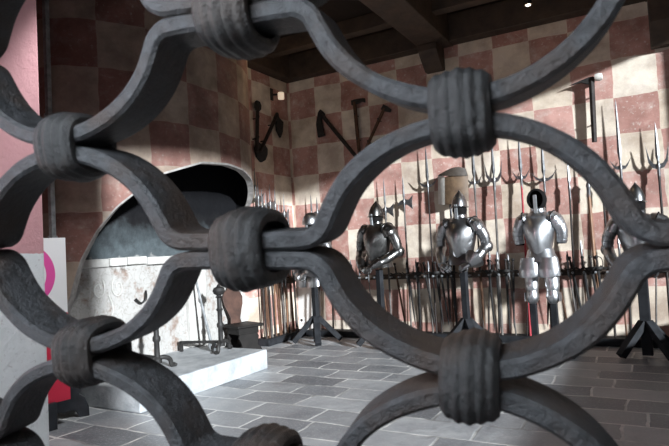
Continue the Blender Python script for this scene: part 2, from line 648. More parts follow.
hm = M['tile'].copy()
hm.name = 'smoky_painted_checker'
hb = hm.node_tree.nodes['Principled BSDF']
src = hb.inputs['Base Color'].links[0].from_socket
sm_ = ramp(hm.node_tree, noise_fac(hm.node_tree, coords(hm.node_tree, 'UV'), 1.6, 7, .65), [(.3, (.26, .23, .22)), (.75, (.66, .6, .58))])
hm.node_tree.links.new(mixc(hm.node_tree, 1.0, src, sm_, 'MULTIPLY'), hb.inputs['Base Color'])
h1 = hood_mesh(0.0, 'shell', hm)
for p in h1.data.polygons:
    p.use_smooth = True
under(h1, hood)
h2 = hood_mesh(.07, 'sooty_lining', M['soot'])
under(h2, hood)
b = MB()
rings = []
for i in range(91):
    d = -90 + 2 * i
    x0, y0 = hood_pt(d, -.004)
    x1, y1 = hood_pt(d, .074)
    z = arch_z(d)
    rings.append([(x0, y0, z + .017), (x1, y1, z + .017), (x1, y1, z - .004), (x0, y0, z - .004)])
b.loft(rings)
under(b.build('arch_rim', M['rim'], None), hood)

# masonry of the firebox and the raised hearth
fb = thing('firebox_masonry', 'whitewashed sooty fireback masonry with a stone ledge inside the arch', 'fireplace', (LEFT, HY, 0))
b = MB()
rr = random.Random(3)
rings = []
for j in range(37):
    z = j / 36 * 2.6
    rings.append([(LEFT + .025 + .014 * mnoise.noise((y_ * 4, z * 4, 3)) , y_, z) for y_ in [3.2 + k * .045 for k in range(64)]])
b.loft(rings, False, False)
under(b.build('fireback', M['fireback'], None, True), fb)
y = 3.3
b = MB()
while y < 5.9:
    w = rr.uniform(.22, .42)
    z0 = 1.235 + rr.uniform(-.012, .012)
    b.box((LEFT + .004, y, z0), (LEFT + .065 + rr.uniform(0, .03), y + w - .012, z0 + .085), None, .01)
    y += w
under(b.build('stone_ledge', M['limewash'], None), fb)
b = MB()
b.box((LEFT + .004, 5.0, .216), (LEFT + .10, 5.3, 1.22), None, .03)
under(b.build('jamb', M['limewash'], None), fb)
b = MB()
for k, (yy, zz, s) in enumerate(((3.78, 1.02, 1), (4.02, 1.02, -1), (3.8, .72, -1))):
    pts = []
    for i in range(26):
        a = i / 25 * 2.3 * PI
        r = .028 + .075 * i / 25
        pts.append((LEFT + .036, yy + s * r * math.cos(a) * .8, zz + r * math.sin(a) * 1.1))
    b.tube(pts, .008, 6)
b.tube(sm([(LEFT + .036, 3.9, .95), (LEFT + .036, 3.95, .8), (LEFT + .036, 3.9, .66), (LEFT + .036, 3.93, .5)]), .009, 6)
under(b.build('plaster_scrollwork', M['limewash'], None, True), fb)

b = MB()
b.box((LEFT, 3.35, 0), (-3.84, 5.16, .215), None, .015)
hs = struct(b.build('floor_hearth_slab', M['hearthstone']))

# ------------------------------------------------------------------ foreground grille
GR, GU, GF = basis(.16533, .10346, -.042)
GO = Vector((-.13601, .46630, EYE - .0055))
GP, GH = .41845, .2275
grille = thing('iron_grille', 'blurred wrought iron grille of wavy bars tied by ribbed collars, in front of everything', 'grille', GO)


def G(u, v, n):
    return GR * u + GU * v + GF * n


BT = .0172         # bar thickness in the plane of the grille
N0, N1 = -.012, .046
half = [(0, .1035), (.02, .102), (.040, .0978), (.060, .0903), (.079, .0795), (.096, .0655), (.110, .0485), (.1205, .0300), (.127, .0185), (.137, .0115), (.152, .0094), (.209, .0092)]


def wavy(row, sign, seed):
    rnd = random.Random(seed)
    pts = []
    for c in range(-3, 2):
        seg = [(c * GP - u, v) for u, v in half[::-1]] + [(c * GP + u, v) for u, v in half[1:]]
        if pts:
            seg = seg[1:]
        pts += [(u, v + .0035 * mnoise.noise((u * 9, seed * 3.1, v * 4)) * min(1, max(0, (v - .011) * 40))) for u, v in seg]
    path = sm([Vector((u, row * GH + sign * v, 0)) for u, v in pts], 5)
    rings = []
    for i, p in enumerate(path):
        d = (path[min(i + 2, len(path) - 1)] - path[max(i - 2, 0)]).normalized()
        nx, ny = -d.y, d.x
        t = BT / 2 * (1 + .07 * mnoise.noise((p.x * 25, p.y * 25, seed)))
        ch = .0035
        w = .0012 * mnoise.noise((p.x * 18, p.y * 18, seed + 9.5))
        sec = [(-t, N0 + ch), (-t + ch, N0), (t - ch, N0), (t, N0 + ch), (t, N1 - ch), (t - ch, N1), (-t + ch, N1), (-t, N1 - ch)]
        rings.append([G(p.x + nx * a, p.y + ny * a, n + w) for a, n in sec])
    o = MB().loft(rings).build('bar', M['iron'], grille, True)
    return o


sd = 1
for row in (2, 1, 0, -1, -2):
    for s in (1, -1):
        wavy(row, s, sd)
        sd += 1

prof = [(-.012, .60), (-.0235, .68), (-.0245, .80)]
for i in range(41):
    q = -1 + 2 * i / 40
    prof.append((q * .0240, 1.09 * (1 - .17 * abs(q) ** 2.6) * (1 + .020 * math.cos(q * 5 * PI)) + (.02 if abs(q) < .2 else 0)))
prof += [(.0245, .80), (.0235, .68), (.012, .60)]


def collar(u, v, seed, k=1.0):
    rnd = random.Random(seed)
    rings = []
    hv, hn, cn = .0345 * k, .041 * k, .016
    n = 40
    tilt = rnd.uniform(-.07, .07)
    for s, f in prof:
        ring = []
        for i in range(n):
            a = 2 * PI * i / n
            ca, sa = math.cos(a), math.sin(a)
            e = 2 / 2.7
            pv = math.copysign(abs(sa) ** e, sa) * hv * f
            pn = math.copysign(abs(ca) ** e, ca) * hn * f
            w = 1 + .05 * mnoise.noise((pv * 40 + seed, pn * 40, s * 40))
            ring.append(G(u + s * k * 1.04 + tilt * pv, v + pv * w - tilt * s, cn + pn * w))
        rings.append(ring)
    MB().loft(rings).build('collar', M['collar'], grille, True)


sd = 1
for c in range(-3, 2):
    for r in (2, 1, 0, -1, -2):
        collar(c * GP, (r + .5) * GH, sd, .97)
        collar((c + .5) * GP, r * GH, sd + 100, 1.06)
        sd += 1


# ------------------------------------------------------------------ things left of the hearth
# thin iron post at the end of the pier
post = thing('iron_post', 'thin grey iron post with bolted clamps between pink pier and fireplace hood', 'post', (-4.62, 3.12, 0))
MB().box((-.022, -.012, 0), (.022, .03, HT - .01), None, .004).build('shaft', M['postmetal'], post)
for z in (1.52, 2.62):
    b = MB().box((-.034, -.02, z - .03), (.034, .036, z + .03), None, .006)
    for dz in (-.014, .016):
        b.lathe([(0, .02), (.008, .02), (.009, .03), (0, .032)], (0, 0, 0), 8, 1, 1, Matrix.Translation((0, 0, z + dz)) @ Matrix.Rotation(PI / 2, 4, 'X'))
    b.build('clamp', M['postmetal'], post)

# information panel: white with a pink ring, red foot
pa = Vector((-3.98, 2.62, .10))
pb = Vector((-4.02, 3.16, .10))
pdir = Vector((.12, .99, 0)).normalized()
PW, PH = .62, 1.31
p_right = Vector((-4.20, 2.95, .20))
panel = thing('information_panel', 'white information panel with a pink ring and red foot, half behind the pink pier', 'sign', p_right - pdir * PW / 2)
pn = Vector((pdir.y, -pdir.x, 0))


def PP(a, c, t):        # a along the panel from its right edge towards the left, c up, t out
    return -pdir * (a - PW / 2) + Vector((0, 0, c)) + pn * t


def panel_box(a0, a1, c0, c1, t0, t1, name, mat):
    b = MB()
    b.prism([(a0, c0), (a1, c0), (a1, c1), (a0, c1)], t1 - t0, lambda a, c, t: PP(a, c, t + (t0 + t1) / 2))
    return b.build(name, mat, panel, False, .002)


panel_box(0, PW, 0, PH, -.012, .012, 'board', M['white_paint'])
panel_box(.13, PW - .1, -.2, .01, -.14, .05, 'foot', M['stool'])
panel_box(0, PW, 0, .70, .0125, .015, 'red_foot', M['red_print'])
b = MB()
RC, RO, RI = (.345, 1.02), .25, .18
for t in (.0125, .015):
    pass
ringo = []
for i in range(65):
    a = 2 * PI * i / 64
    ca, sa = math.cos(a), math.sin(a)
    ringo.append([PP(RC[0] + RI * ca, RC[1] + RI * sa, .0125), PP(RC[0] + RO * ca, RC[1] + RO * sa, .0125),
                  PP(RC[0] + RO * ca, RC[1] + RO * sa, .0155), PP(RC[0] + RI * ca, RC[1] + RI * sa, .0155)])
b.loft(ringo, False)
b.build('pink_ring', M['pink_print'], panel)


# carved stool behind the panel
def scallop(w, h):
    r = [(0, h), (.5 * w * .78, h), (.5 * w * .84, h * .93), (.5 * w * .70, h * .80), (.5 * w * .80, h * .66), (.5 * w * .66, h * .5), (.5 * w * .62, h * .4),
         (.5 * w * .84, h * .32), (.5 * w * .98, h * .16), (.5 * w * 1.0, 0), (.5 * w * .62, 0), (.5 * w * .45, h * .12), (.5 * w * .2, h * .13), (0, h * .1)]
    return r + [(-a, c) for a, c in r[1:-1][::-1]]


def carved_stool(name, label, loc, rz, mat, w=.42, d=.4, h=.45):
    t = thing(name, label, 'stool', loc, rz)
    b = MB().box((-w / 2, -d / 2, h), (w / 2, d / 2, h + .035), None, .008)
    b.build('seat', mat, t)
    for s in (-1, 1):
        b = MB()
        b.prism(scallop(w * 1.0, h), .035, lambda a, c, tt, s=s: (a, s * (d / 2 - .07) + tt + s * (.09 - .2 * c), c))
        b.build('plank_leg', mat, t, False, .004)
    MB().box((-w * .3, -d / 2 + .07, h * .55), (w * .3, d / 2 - .07, h * .75), None, .004).build('apron', mat, t)
    return t


carved_stool('carved_stool', 'black carved plank-legged stool on the floor behind the white panel', (-4.58, 3.17, 0), math.radians(52), M['stool'], .4, .46, .46)

# ------------------------------------------------------------------ chair and hearth tools
ch = thing('carved_chair', 'dark carved plank chair with reddish back standing beside the hearth', 'chair', (-4.60, 5.68, 0), -.35)
ch.scale = (.9, .9, .95)
SH = .40
MB().box((-.22, -.21, SH), (.23, .21, SH + .035), None, .008).build('seat', M['chair'], ch)
for s in (-1, 1):
    b = MB()
    b.prism(scallop(.40, SH), .035, lambda a, c, tt, s=s: (s * .13 + tt + s * (.07 - .17 * c), a, c))
    b.build('plank_leg', M['chair'], ch, False, .004)
MB().box((-.15, -.16, SH - .09), (.17, .16, SH), None, .004).build('apron', M['chair'], ch)
MB().box((-.12, -.03, .16), (.13, .03, .22), None, .004).build('stretcher', M['chair'], ch)
prof_b = [(0, .0), (.09, 0), (.075, .07), (.10, .15), (.15, .26), (.165, .36), (.13, .43), (.075, .47), (.05, .52), (0, .545)]
prof_b = prof_b + [(-a, c) for a, c in prof_b[1:-1][::-1]]
b = MB()
b.prism(prof_b, .03, lambda a, c, tt: (-.17 + tt - .2 * c, a, SH + .02 + c))
bk_o = b.build('backrest', M['chairback'], ch, False, .005)
bk_o['label'] = 'reddish brown carved backrest'

HZ = .215


def andiron(name, label, loc, rz, ph=.72):
    t = thing(name, label, 'andiron', loc, rz)
    K = 1.3
    b = MB()
    b.lathe([(r_ * K, z_) for r_, z_ in [(0, .06), (.035, .06), (.035, .1), (.022, .12), (.02, .26), (.03, .28), (.03, .31), (.02, .33), (.02, .45), (.032, .47), (.02, .49), (.02, ph - .1),
             (.034, ph - .09), (.02, ph - .075), (.02, ph - .07), (.045, ph - .05), (.054, ph - .02), (.045, ph + .012), (.018, ph + .03), (.012, ph + .05), (0, ph + .06)]], n=14)
    b.build('post', M['black'], t, True)
    for s in (-1, 1):
        b = MB()
        b.tube(sm([(0, s * .0, .1), (.02, s * .06, .11), (.03, s * .12, .08), (.03, s * .14, .02), (.03, s * .17, .014), (.03, s * .185, .03)]), .023, 8)
        b.build('foot', M['black'], t, True)
    b = MB()
    b.beam((-.01, 0, .11), (-.52, 0, .105), .03, .03, bev=.003)
    b.build('billet_bar', M['black'], t)
    b = MB()
    b.beam((-.50, 0, .12), (-.50, 0, 0), .03, .03, bev=.003)
    b.build('rear_leg', M['black'], t)
    return t


andiron('andiron', 'black iron andiron with ball-topped post at the chair end of the hearth', (-4.30, 4.92, HZ), math.radians(14), .70)
andiron('andiron', 'black iron andiron standing mid-hearth, its foot seen behind a grille bar', (-4.3, 3.98, HZ), math.radians(-12), .62)

# fire shovel leaning on the masonry
t = thing('fire_shovel', 'long-handled iron fire shovel with round pan leaning beside the andiron', 'shovel', (-4.46, 4.93, HZ))
top = Vector((-.33, .10, .98))
bot = Vector((.0, 0, .10))
b = MB().tube([bot, bot.lerp(top, .5), top], [.017, .015, .014], 8)
b.build('handle', M['postmetal'], t, True)
b = MB().lathe([(0, 0), (.022, .004), (.022, .022), (0, .03)], (0, 0, 0), 10, 1, 1, Matrix.Translation(top))
b.build('end_knob', M['black'], t, True)
b = MB()
ax = (top - bot).normalized()
Mx = Matrix.Translation(Vector((.03, -.01, .055))) @ Matrix.Rotation(math.radians(70), 4, 'Y')
b.lathe([(0, -.012), (.045, -.012), (.062, -.003), (.066, .012), (.058, .012), (.05, .0), (0, -.004)], (0, 0, 0), 18, 1, 1, Mx)
b.build('pan', M['postmetal'], t, True)

# small hook in the fireback
b = MB().tube(sm([lf(146, 291, 0), lf(146, 292, .06), lf(146, 299, .1), lf(141, 303, .08), lf(136, 299, .09)]), .011, 8)
tag(b.build('iron_hook', M['black'], None, True), 'small curled iron hook fixed in the white fireback', 'hook')

# ------------------------------------------------------------------ racks
RZ = .86
rk = thing('weapon_rack', 'long dark wooden weapon rack along the checkered far wall', 'rack', (-2.0, BACK - .1, 0))
rail = MB().box((-2.66, -.03, RZ - .035), (2.7, .03, RZ + .035), None, .006).build('rail', M['beam'], rk)
MB().box((-2.66, -.11, 0), (2.7, .1, .09), None, .01).build('base_beam', M['stand'], rk)
for i in range(40):
    x = -2.22 + i * .125
    b = MB()
    b.lathe([(0, 0), (.011, 0), (.011, .05), (.016, .056), (.013, .07), (0, .075)], (0, 0, 0), 8, 1, 1, Matrix.Translation((x, -.03, RZ)) @ Matrix.Rotation(PI / 2, 4, 'X'))
    b.build('peg', M['postmetal'], rail, True)
for x in (-2.25, -.9, .4, 1.6):
    MB().box((x - .03, .03, RZ - .05), (x + .03, .1, RZ + .05), None, .004).build('bracket', M['beam'], rk)

rk2 = thing('weapon_rack', 'short dark wooden weapon rack along the side wall between chair and corner', 'rack', (LEFT + .1, 6.7, 0))
MB().box((-.03, -.5, RZ - .03), (.03, .6, RZ + .03), None, .006).build('rail', M['beam'], rk2)
MB().box((-.1, -.35, 0), (.12, .62, .10), None, .01).build('base_beam', M['stand'], rk2)
for y in (-.42, .5):
    MB().box((-.1, y - .025, RZ - .05), (-.03, y + .025, RZ + .05), None, .004).build('bracket', M['beam'], rk2)


# ------------------------------------------------------------------ pole weapons; the local frame is x sideways, y off the wall (negative = out), z up
def spike(b, z0, z1, w, base=.012):
    """four-sided leaf blade"""
    rings = []
    for f, k in ((0, base / w), (.08, .5), (.2, 1.0), (.55, .72), (.85, .38), (1.0, .02)):
        z = z0 + (z1 - z0) * f
        rings.append([(w * k, 0, z), (0, -.010 * max(k, .3), z), (-w * k, 0, z), (0, .010 * max(k, .3), z)])
    return b.loft(rings)


def blade_prism(outline, thick=.009):
    return MB().prism(outline, thick, lambda a, c, t: (a, t, c))


def mirror(o):
    return [(-a, c) for a, c in o]


def wing_outline(kind, w, h):
    if kind == 'trident':       # upright curved prong
        return [(.008, -.04), (w * .5, -.02), (w * .86, .05), (w, h), (w * .68, .08), (w * .4, .03), (.008, .02)]
    if kind == 'wing':          # wide low wing
        return [(.008, -.022), (.05, -.014), (w * .62, .018), (w, h), (w * .64, .052), (.05, .02), (.008, .028)]
    return [(.008, -.04), (.03, -.04), (w, .02), (.03, .03), (.008, .05)]


def pole(name, label, x, zt, zh, kind, shaft, lean=0.0, out=.07, foot=.14, group=None, wall='back', w=.1, h=.13, r=.015, mats='blade', flip=1):
    """x along the wall, zt blade tip, zh socket height"""
    rot = 0.0 if wall == 'back' else PI / 2
    org = Vector((x, BACK - .06, 0)) if wall == 'back' else Vector((LEFT + .06, x, 0))
    t = thing(name, label, 'polearm', org, rot, group)
    y_bot, y_top, z_bot = -(foot - .06), -(out - .06), .092

    def at(z):
        f = (z - z_bot) / (zh - z_bot)
        return Vector((lean * (f - 1) * .6, y_bot + (y_top - y_bot) * f, z))

    b = MB().tube([at(z_bot), at(zh * .5), at(zh)], [r * 1.05, r, r * .9], 8)
    b.build('shaft', M[shaft], t, True)
    mt = M[mats]

    sock = []

    def fin(b_, nm, sm_=False):
        o = b_.build(nm, mt, sock[0] if sock else t, sm_, 0.0 if sm_ else .0015)
        if not sock:
            o.location = (0, y_top, zh)
            sock.append(o)
        return o

    b = MB().lathe([(0, -.16), (r * 1.0, -.16), (r * 1.15, -.13), (r * 1.2, -.02), (r * 1.5, .0), (r * 1.1, .03), (.009, .06), (0, .06)], n=10)
    fin(b, 'head', True)
    tl = zt - zh
    b = MB()
    spike(b, .02, tl, .024 if kind in ('trident', 'wing') else .018)
    fin(b, 'spike')
    if kind in ('trident', 'wing'):
        fin(blade_prism(wing_outline(kind, w, h)), 'wing')
        fin(blade_prism(mirror(wing_outline(kind, w, h))), 'wing')
    elif kind == 'halberd':
        ax = [(.008, -.05), (.04, -.04), (.07, -.065), (.125, -.11), (.118, -.02), (.135, .085), (.075, .03), (.04, .03), (.008, .05)]
        bkk = [(-.008, -.03), (-.05, -.035), (-.11, -.06), (-.075, .0), (-.05, .02), (-.008, .035)]
        ax = [(a * flip, c) for a, c in ax]
        bkk = [(a * flip, c) for a, c in bkk]
        fin(blade_prism(ax), 'axe_blade')
        fin(blade_prism(bkk), 'beak')
    return t


# (tip px x, y), head px y, kind, shaft, name, label
POLES = [
    ((311, 194), 215, 'spear', 'greyshaft', 'spear', 'slim spear nearest the room corner, behind the domed helmet of the farthest suit'),
    ((317, 197), 213, 'halberd', 'darkshaft', 'halberd', 'small dark halberd just beside the domed helmet of the farthest suit'),
    ((329, 190), 222, 'spear', 'greyshaft', 'spear', 'slim bright spear between the domed helmet and the wavy bar'),
    ((384, 178), 210, 'halberd', 'greyshaft', 'halberd', 'halberd with small dark head beside the hunched dark suit of armour'),
    ((403, 176), 202, 'halberd', 'greyshaft', 'halberd', 'halberd with broad pale axe blade between hunched dark suit and leather shield'),
    ((426, 146), 186, 'wing', 'darkshaft', 'winged_spear', 'winged spear just left of the leather shield, shaft dark'),
    ((449.5, 180), 206, 'spear', 'darkshaft', 'spear', 'short spear crossing the brown leather shield'),
    ((472, 134), 183, 'wing', 'greyshaft', 'winged_spear', 'pale shafted winged spear along the right edge of the leather shield'),
    ((492, 138), 180, 'trident', 'greyshaft', 'trident', 'big upright trident above the shoulder of the suit with pointed helmet and wide gauntlet'),
    ((519, 134), 178, 'wing', 'redshaft', 'winged_spear', 'winged spear with red wrapped shaft next to the bright legged suit'),
    ((542, 138), 180, 'wing', 'darkshaft', 'winged_spear', 'wide winged spear directly behind the black-hooded head of the legged suit'),
    ((568, 160), 188, 'spear', 'darkshaft', 'spear', 'thin black spear just right of the bright legged suit of armour'),
    ((587, 160), 186, 'spear', 'ochreshaft', 'spear', 'thick brown shafted spear between the legged suit and the rightmost suit'),
    ((601, 160), 190, 'spear', 'darkshaft', 'spear', 'dark spear close beside the pointed helmet suit at the picture edge'),
    ((617, 99), 168, 'wing', 'darkshaft', 'winged_spear', 'tall winged spear rising above the pointed helmet of the rightmost suit'),
    ((656, 122), 166, 'trident', 'darkshaft', 'trident', 'long bladed trident at the picture edge beyond the rightmost pointed helmet'),
]
for i, (tp, hy, kind, shaft, nm, lab) in enumerate(POLES):
    p = bk(*tp, .07)
    hx = tp[0] + .054 * (hy - tp[1])
    q = bk(hx, hy, .07)
    big = kind == 'trident'
    pole(nm, lab, q.x, p.z, q.z, kind, shaft, random.uniform(-.05, .05), w=.115 if big else (.16 if kind == 'wing' and i in (10, 5) else .12),
         h=.25 if big else .12, r=.02 if shaft == 'ochreshaft' else random.uniform(.012, .016), out=.085, foot=.16, flip=1)

# staves whose heads do not show (lower lengths seen between rail and floor)
for k, x in enumerate((-3.86, -3.72, -3.58, -3.36, -2.98, -2.86, -2.66, -2.5, -2.34, -1.83, -1.74, -1.6, -1.36, -.9, -.72, -.33, .02)):
    zt = random.uniform(1.02, 1.32)
    pole('short_javelin', 'short thin javelin standing on the base beam of the long rack', x + random.uniform(-.02, .02), zt, zt - .16, 'spear',
         random.choice(['darkshaft', 'brownshaft', 'brownshaft', 'greyshaft', 'darkshaft']), random.uniform(-.14, .14), foot=.15, out=.15, r=.010,
         group='short javelins in the long rack')


# swords hanging by their hilts from the rail
def sword(x, lean, dark, label, group, cup):
    t = thing('hanging_sword', label, 'sword', (x, BACK - .165, RZ + .05), 0, group)
    t.rotation_euler = (0, lean, 0)
    L = random.uniform(.66, .76)
    b = MB()
    rings = []
    for f, w in ((0, .017), (.7, .013), (.93, .008), (1, .001)):
        z = -.03 - L * f
        rings.append([(w, 0, z), (0, -.004, z), (-w, 0, z), (0, .004, z)])
    b.loft(rings)
    b.build('blade', M['black' if dark else 'brownshaft'], t)
    b = MB()
    if cup:
        b2 = MB()
        b2.lathe([(.0, -.035), (.03, -.033), (.052, -.015), (.056, .012), (.05, .012), (.03, -.012), (0, -.02)], n=14)
        b2.tube(sm([(.045, 0, .0), (.06, -.01, .05), (.05, 0, .11), (.012, 0, .135)]), .005, 6)
    b.tube(sm([(-.09, 0, .02), (-.05, 0, -.005), (0, 0, 0), (.05, 0, -.005), (.09, 0, -.025)]), .0075, 6)
    gd = b.build('guard', M['black'], t, True)
    if cup:
        b2.build('cup', M['black'], gd, True)
    MB().tube([(0, 0, 0), (0, 0, .06), (0, 0, .115)], [.011, .014, .010], 8).build('grip', M['darkshaft'], t, True)
    MB().lathe([(0, .11), (.014, .113), (.021, .13), (.014, .147), (0, .15)], n=10).build('pommel', M['black'], t, True)
    return t


SW = [(408, 0), (418, 1), (436, 1), (440.5, 0), (447, 0), (451, 1), (480, 0), (489, 1), (497, 0), (506, 1), (513, 0), (556, 0), (572, 0), (584, 0), (592, 1), (598, 1), (609, 0),
      (352, 0), (396, 0), (343, 0), (425, 0), (531, 0), (549, 0)]
for k, (px, cup) in enumerate(SW):
    p = bk(px, 270, .165)
    if cup:
        near = {418: 'between the hunched dark suit and the leather shield', 436: 'just left of the suit with the pointed helmet', 451: 'behind the suit with the pointed helmet',
                489: 'under the big wide gauntlet cuff', 506: 'just left of the bright legged suit', 592: 'midway between the legged suit and the rightmost suit',
                598: 'nearest the rightmost suit'}[px]
        sword(p.x, random.uniform(-.10, .03), True, 'dark cup-hilted sword hanging from the rail ' + near, 'cup hilted swords on the long rack', True)
    else:
        sword(p.x, random.uniform(-.16, .10), random.random() < .55, 'slim cross-hilted sword hanging point down from the long rail', 'cross hilted swords on the long rack', False)

# side wall rack
LP = [(254, 168), (257, 178), (261, 188), (265, 192), (269, 184), (274, 186), (278, 200), (283, 194), (287, 205)]
word = ['first', 'second', 'third', 'fourth', 'fifth', 'sixth', 'seventh', 'eighth', 'ninth', 'tenth', 'eleventh', 'twelfth']
kinds = ['spear', 'halberd', 'halberd', 'spear', 'halberd', 'spear', 'spear', 'halberd', 'spear']
order = sorted(range(len(LP)), key=lambda k: lf(*LP[k], .08).y)
for n_, k in enumerate(order):
    p = lf(*LP[k], .08)
    q = lf(LP[k][0] + 1.2, LP[k][1] + 20, .08)
    pole('halberd' if kinds[k] == 'halberd' else 'spear', word[n_] + ' polearm from the chair in the side wall rack, reaching high', p.y, p.z, q.z, kinds[k],
         ['darkshaft', 'brownshaft', 'greyshaft'][k % 3], random.uniform(-.03, .03), wall='left', out=.085, foot=.16, r=.014, w=.1)
for k in range(8):
    y = 6.42 + k * .105 + random.uniform(-.02, .02)
    zt = random.uniform(1.0, 1.25)
    pole('short_javelin', 'short thin javelin standing in the side wall rack', y, zt, zt - .15, 'spear', ['brownshaft', 'darkshaft', 'ochreshaft'][k % 3], random.uniform(-.05, .05),
         wall='left', foot=.15, out=.15, r=.011, group='short javelins in the side rack')


# ------------------------------------------------------------------ axes and hammers hung high on the walls
def hung_axe(name, label, cat, a, b_, head, mat='brownshaft', r=.024, wall='back'):
    """shaft from the head end a to the butt b_; head is an outline in the frame (across, along towards a)"""
    a, b_ = Vector(a), Vector(b_)
    t = thing(name, label, cat, b_)
    d = (a - b_)
    L = d.length
    d.normalize()
    out = Vector((0, -1, 0)) if wall == 'back' else Vector((1, 0, 0))
    s = d.cross(out).normalized()
    b = MB().tube([Vector((0, 0, 0)), d * L * .5, d * L], [r * .9, r, r], 8)
    b.build('shaft', M[mat], t, True)
    b = MB()
    b.prism(head, .036, lambda u, v, tt: d * (L + v) + s * u + out * tt)
    b.build('head', M['black'], t, False, .004)
    for f in (.3, .75):
        p = d * L * f
        MB().tube([p - out * .084, p + out * .03, p + out * .034 + Vector((0, 0, .03))], .009, 6).build('wall_hook', M['black'], t, True)
    return t


o_ = .08
hung_axe('battle_axe', 'dark battle axe with drooping head, leftmost of three fanned on the far wall', 'axe', bk(321, 114, o_), bk(355.5, 156, o_),
         [(-.04, -.05), (.05, -.05), (.05, .0), (.04, .06), (-.02, .05), (-.16, -.06), (-.27, -.24), (-.17, -.30), (-.09, -.14)][::1], 'darkshaft', .032)
hung_axe('war_hammer', 'upright war hammer, middle of three fanned on the far wall', 'hammer', bk(354.5, 102, o_), bk(359.5, 156, o_),
         [(-.05, -.04), (.04, -.04), (.12, -.02), (.17, -.045), (.17, .02), (.1, .03), (.0, .035), (-.05, .03)], 'brownshaft', .03)
hung_axe('war_hammer', 'slanting brown war hammer, rightmost of three fanned on the far wall', 'hammer', bk(384.5, 108, o_), bk(362, 157, o_),
         [(-.04, -.04), (.04, -.04), (.11, -.02), (.11, .02), (.03, .04), (-.04, .04)], 'brownshaft', .024)
hung_axe('war_hammer', 'tall war hammer with pale poll and long beak hung above the legged suit', 'hammer', bk(591.5, 80, o_), bk(594.5, 142, o_),
         [(-.03, -.05), (.03, -.05), (.035, -.02), (.035, .02), (.02, .04), (-.03, .035), (-.16, .0), (-.25, -.03), (-.12, -.015)], 'darkshaft', .032)
hung_axe('mace', 'dark mace with knobbed head hung upright on the side wall', 'mace', lf(257.5, 107, o_), lf(257, 152, o_),
         [(-.03, -.06), (.03, -.06), (.07, -.02), (.075, .04), (.04, .09), (-.03, .09), (-.06, .05), (-.06, -.02)], 'darkshaft', .028, 'left')
hung_axe('battle_axe', 'slanting battle axe with flared blade crossing the mace on the side wall', 'axe', lf(276.5, 116, o_), lf(260, 152, o_ + .03),
         [(-.03, -.08), (.04, -.1), (.13, -.2), (.25, -.22), (.24, -.1), (.17, .05), (.05, .02), (.0, .06), (-.03, .05)], 'darkshaft', .028, 'left')
b = MB()
c0 = lf(260.5, 151, .023)
b.prism([(-.06, .13), (.0, .1), (.07, .13), (.16, .05), (.15, -.04), (.09, -.13), (.0, -.17), (-.1, -.1), (-.14, .02)], .05, lambda a, c, t: (c0.x + t, c0.y + a, c0.z + c))
tag(b.build('spade_shaped_bracket', M['black'], None, False, .012), 'dark spade-shaped iron bracket at the foot of mace and axe on the side wall', 'bracket')
pw = bk(598.5, 77, .1)
# pale square poll of the right hammer belongs to that hammer
ham = [o for o in bpy.data.objects if o.get('label', '').startswith('tall war hammer')][0]
b = MB().lathe([(0, -.045), (.04, -.04), (.05, 0), (.04, .04), (0, .045)], (0, 0, 0), 12, 1, 1, Matrix.Translation(pw - ham.location) @ Matrix.Rotation(PI / 2, 4, 'Y'))
pl = b.build('poll', M['bone'], ham, True)
pl['label'] = 'pale round hammer poll'

# leather shield
sh = thing('saddle_shield', 'curved brown leather shield with pale edge hung behind the pointed helmet', 'shield', bk(455, 188, .1))
c0 = sh.location


def shp(px, py):
    v = bk(px, py, .1) - c0
    return v.x, v.z


def curved(a, c, t):
    return (a, -.10 * (1 - (a / .26) ** 2) - t, c)


def grid_shell(name, corners, mat, nu=12, nv=8, th=.012):
    """quad patch of the shield bulging off the wall, with thickness"""
    b = MB()
    (x0, z0), (x1, z1), (x2, z2), (x3, z3) = corners     # bl, br, tr, tl
    F_, B_ = [], []
    for j in range(nv + 1):
        v = j / nv
        for i in range(nu + 1):
            u = i / nu
            a = (x0 * (1 - u) + x1 * u) * (1 - v) + (x3 * (1 - u) + x2 * u) * v
            c = (z0 * (1 - u) + z1 * u) * (1 - v) + (z3 * (1 - u) + z2 * u) * v
            c += .03 * (1 - (2 * u - 1) ** 2) * (v - .3)
            F_.append(b.bm.verts.new(curved(a, c, th)))
            B_.append(b.bm.verts.new(curved(a, c, 0)))
    w_ = nu + 1
    for j in range(nv):
        for i in range(nu):
            k = j * w_ + i
            b.bm.faces.new((F_[k], F_[k + 1], F_[k + w_ + 1], F_[k + w_]))
            b.bm.faces.new((B_[k], B_[k + w_], B_[k + w_ + 1], B_[k + 1]))
    edge = [i for i in range(w_)] + [j * w_ + nu for j in range(1, nv + 1)] + [nv * w_ + i for i in range(nu - 1, -1, -1)] + [j * w_ for j in range(nv - 1, 0, -1)]
    for p, q in zip(edge, edge[1:] + edge[:1]):
        b.bm.faces.new((F_[p], B_[p], B_[q], F_[q]))
    return b.build(name, mat, sh, True)


grid_shell('face', [shp(447, 205), shp(470, 201), shp(469, 176), shp(447, 178)], M['leather'])
o = grid_shell('side_plate', [shp(439, 204), shp(447, 205), shp(447, 178), shp(439, 176)], M['bone'], 5, 8)
o['label'] = 'pale side plate'
grid_shell('top_band', [shp(439, 176), shp(469, 176), shp(467, 169), shp(452, 170)], M['leather_rim'], 12, 4, .03)

# socket, lamps
s0 = bk(298.5, 320, .0)
s0.x = max(s0.x, LEFT + .06)
t = thing('wall_socket', 'small white electric socket low on the plaster by the corner', 'socket', s0)
MB().box((-.045, -.012, -.045), (.045, 0, .045), None, .004).build('plate', M['plastic'], t)
b = MB().lathe([(0, 0), (.024, 0), (.024, .003), (0, .003)], (0, 0, 0), 14, 1, 1, Matrix.Translation((0, -.012, 0)) @ Matrix.Rotation(PI / 2, 4, 'X'))
b.build('outlet', M['black'], t)

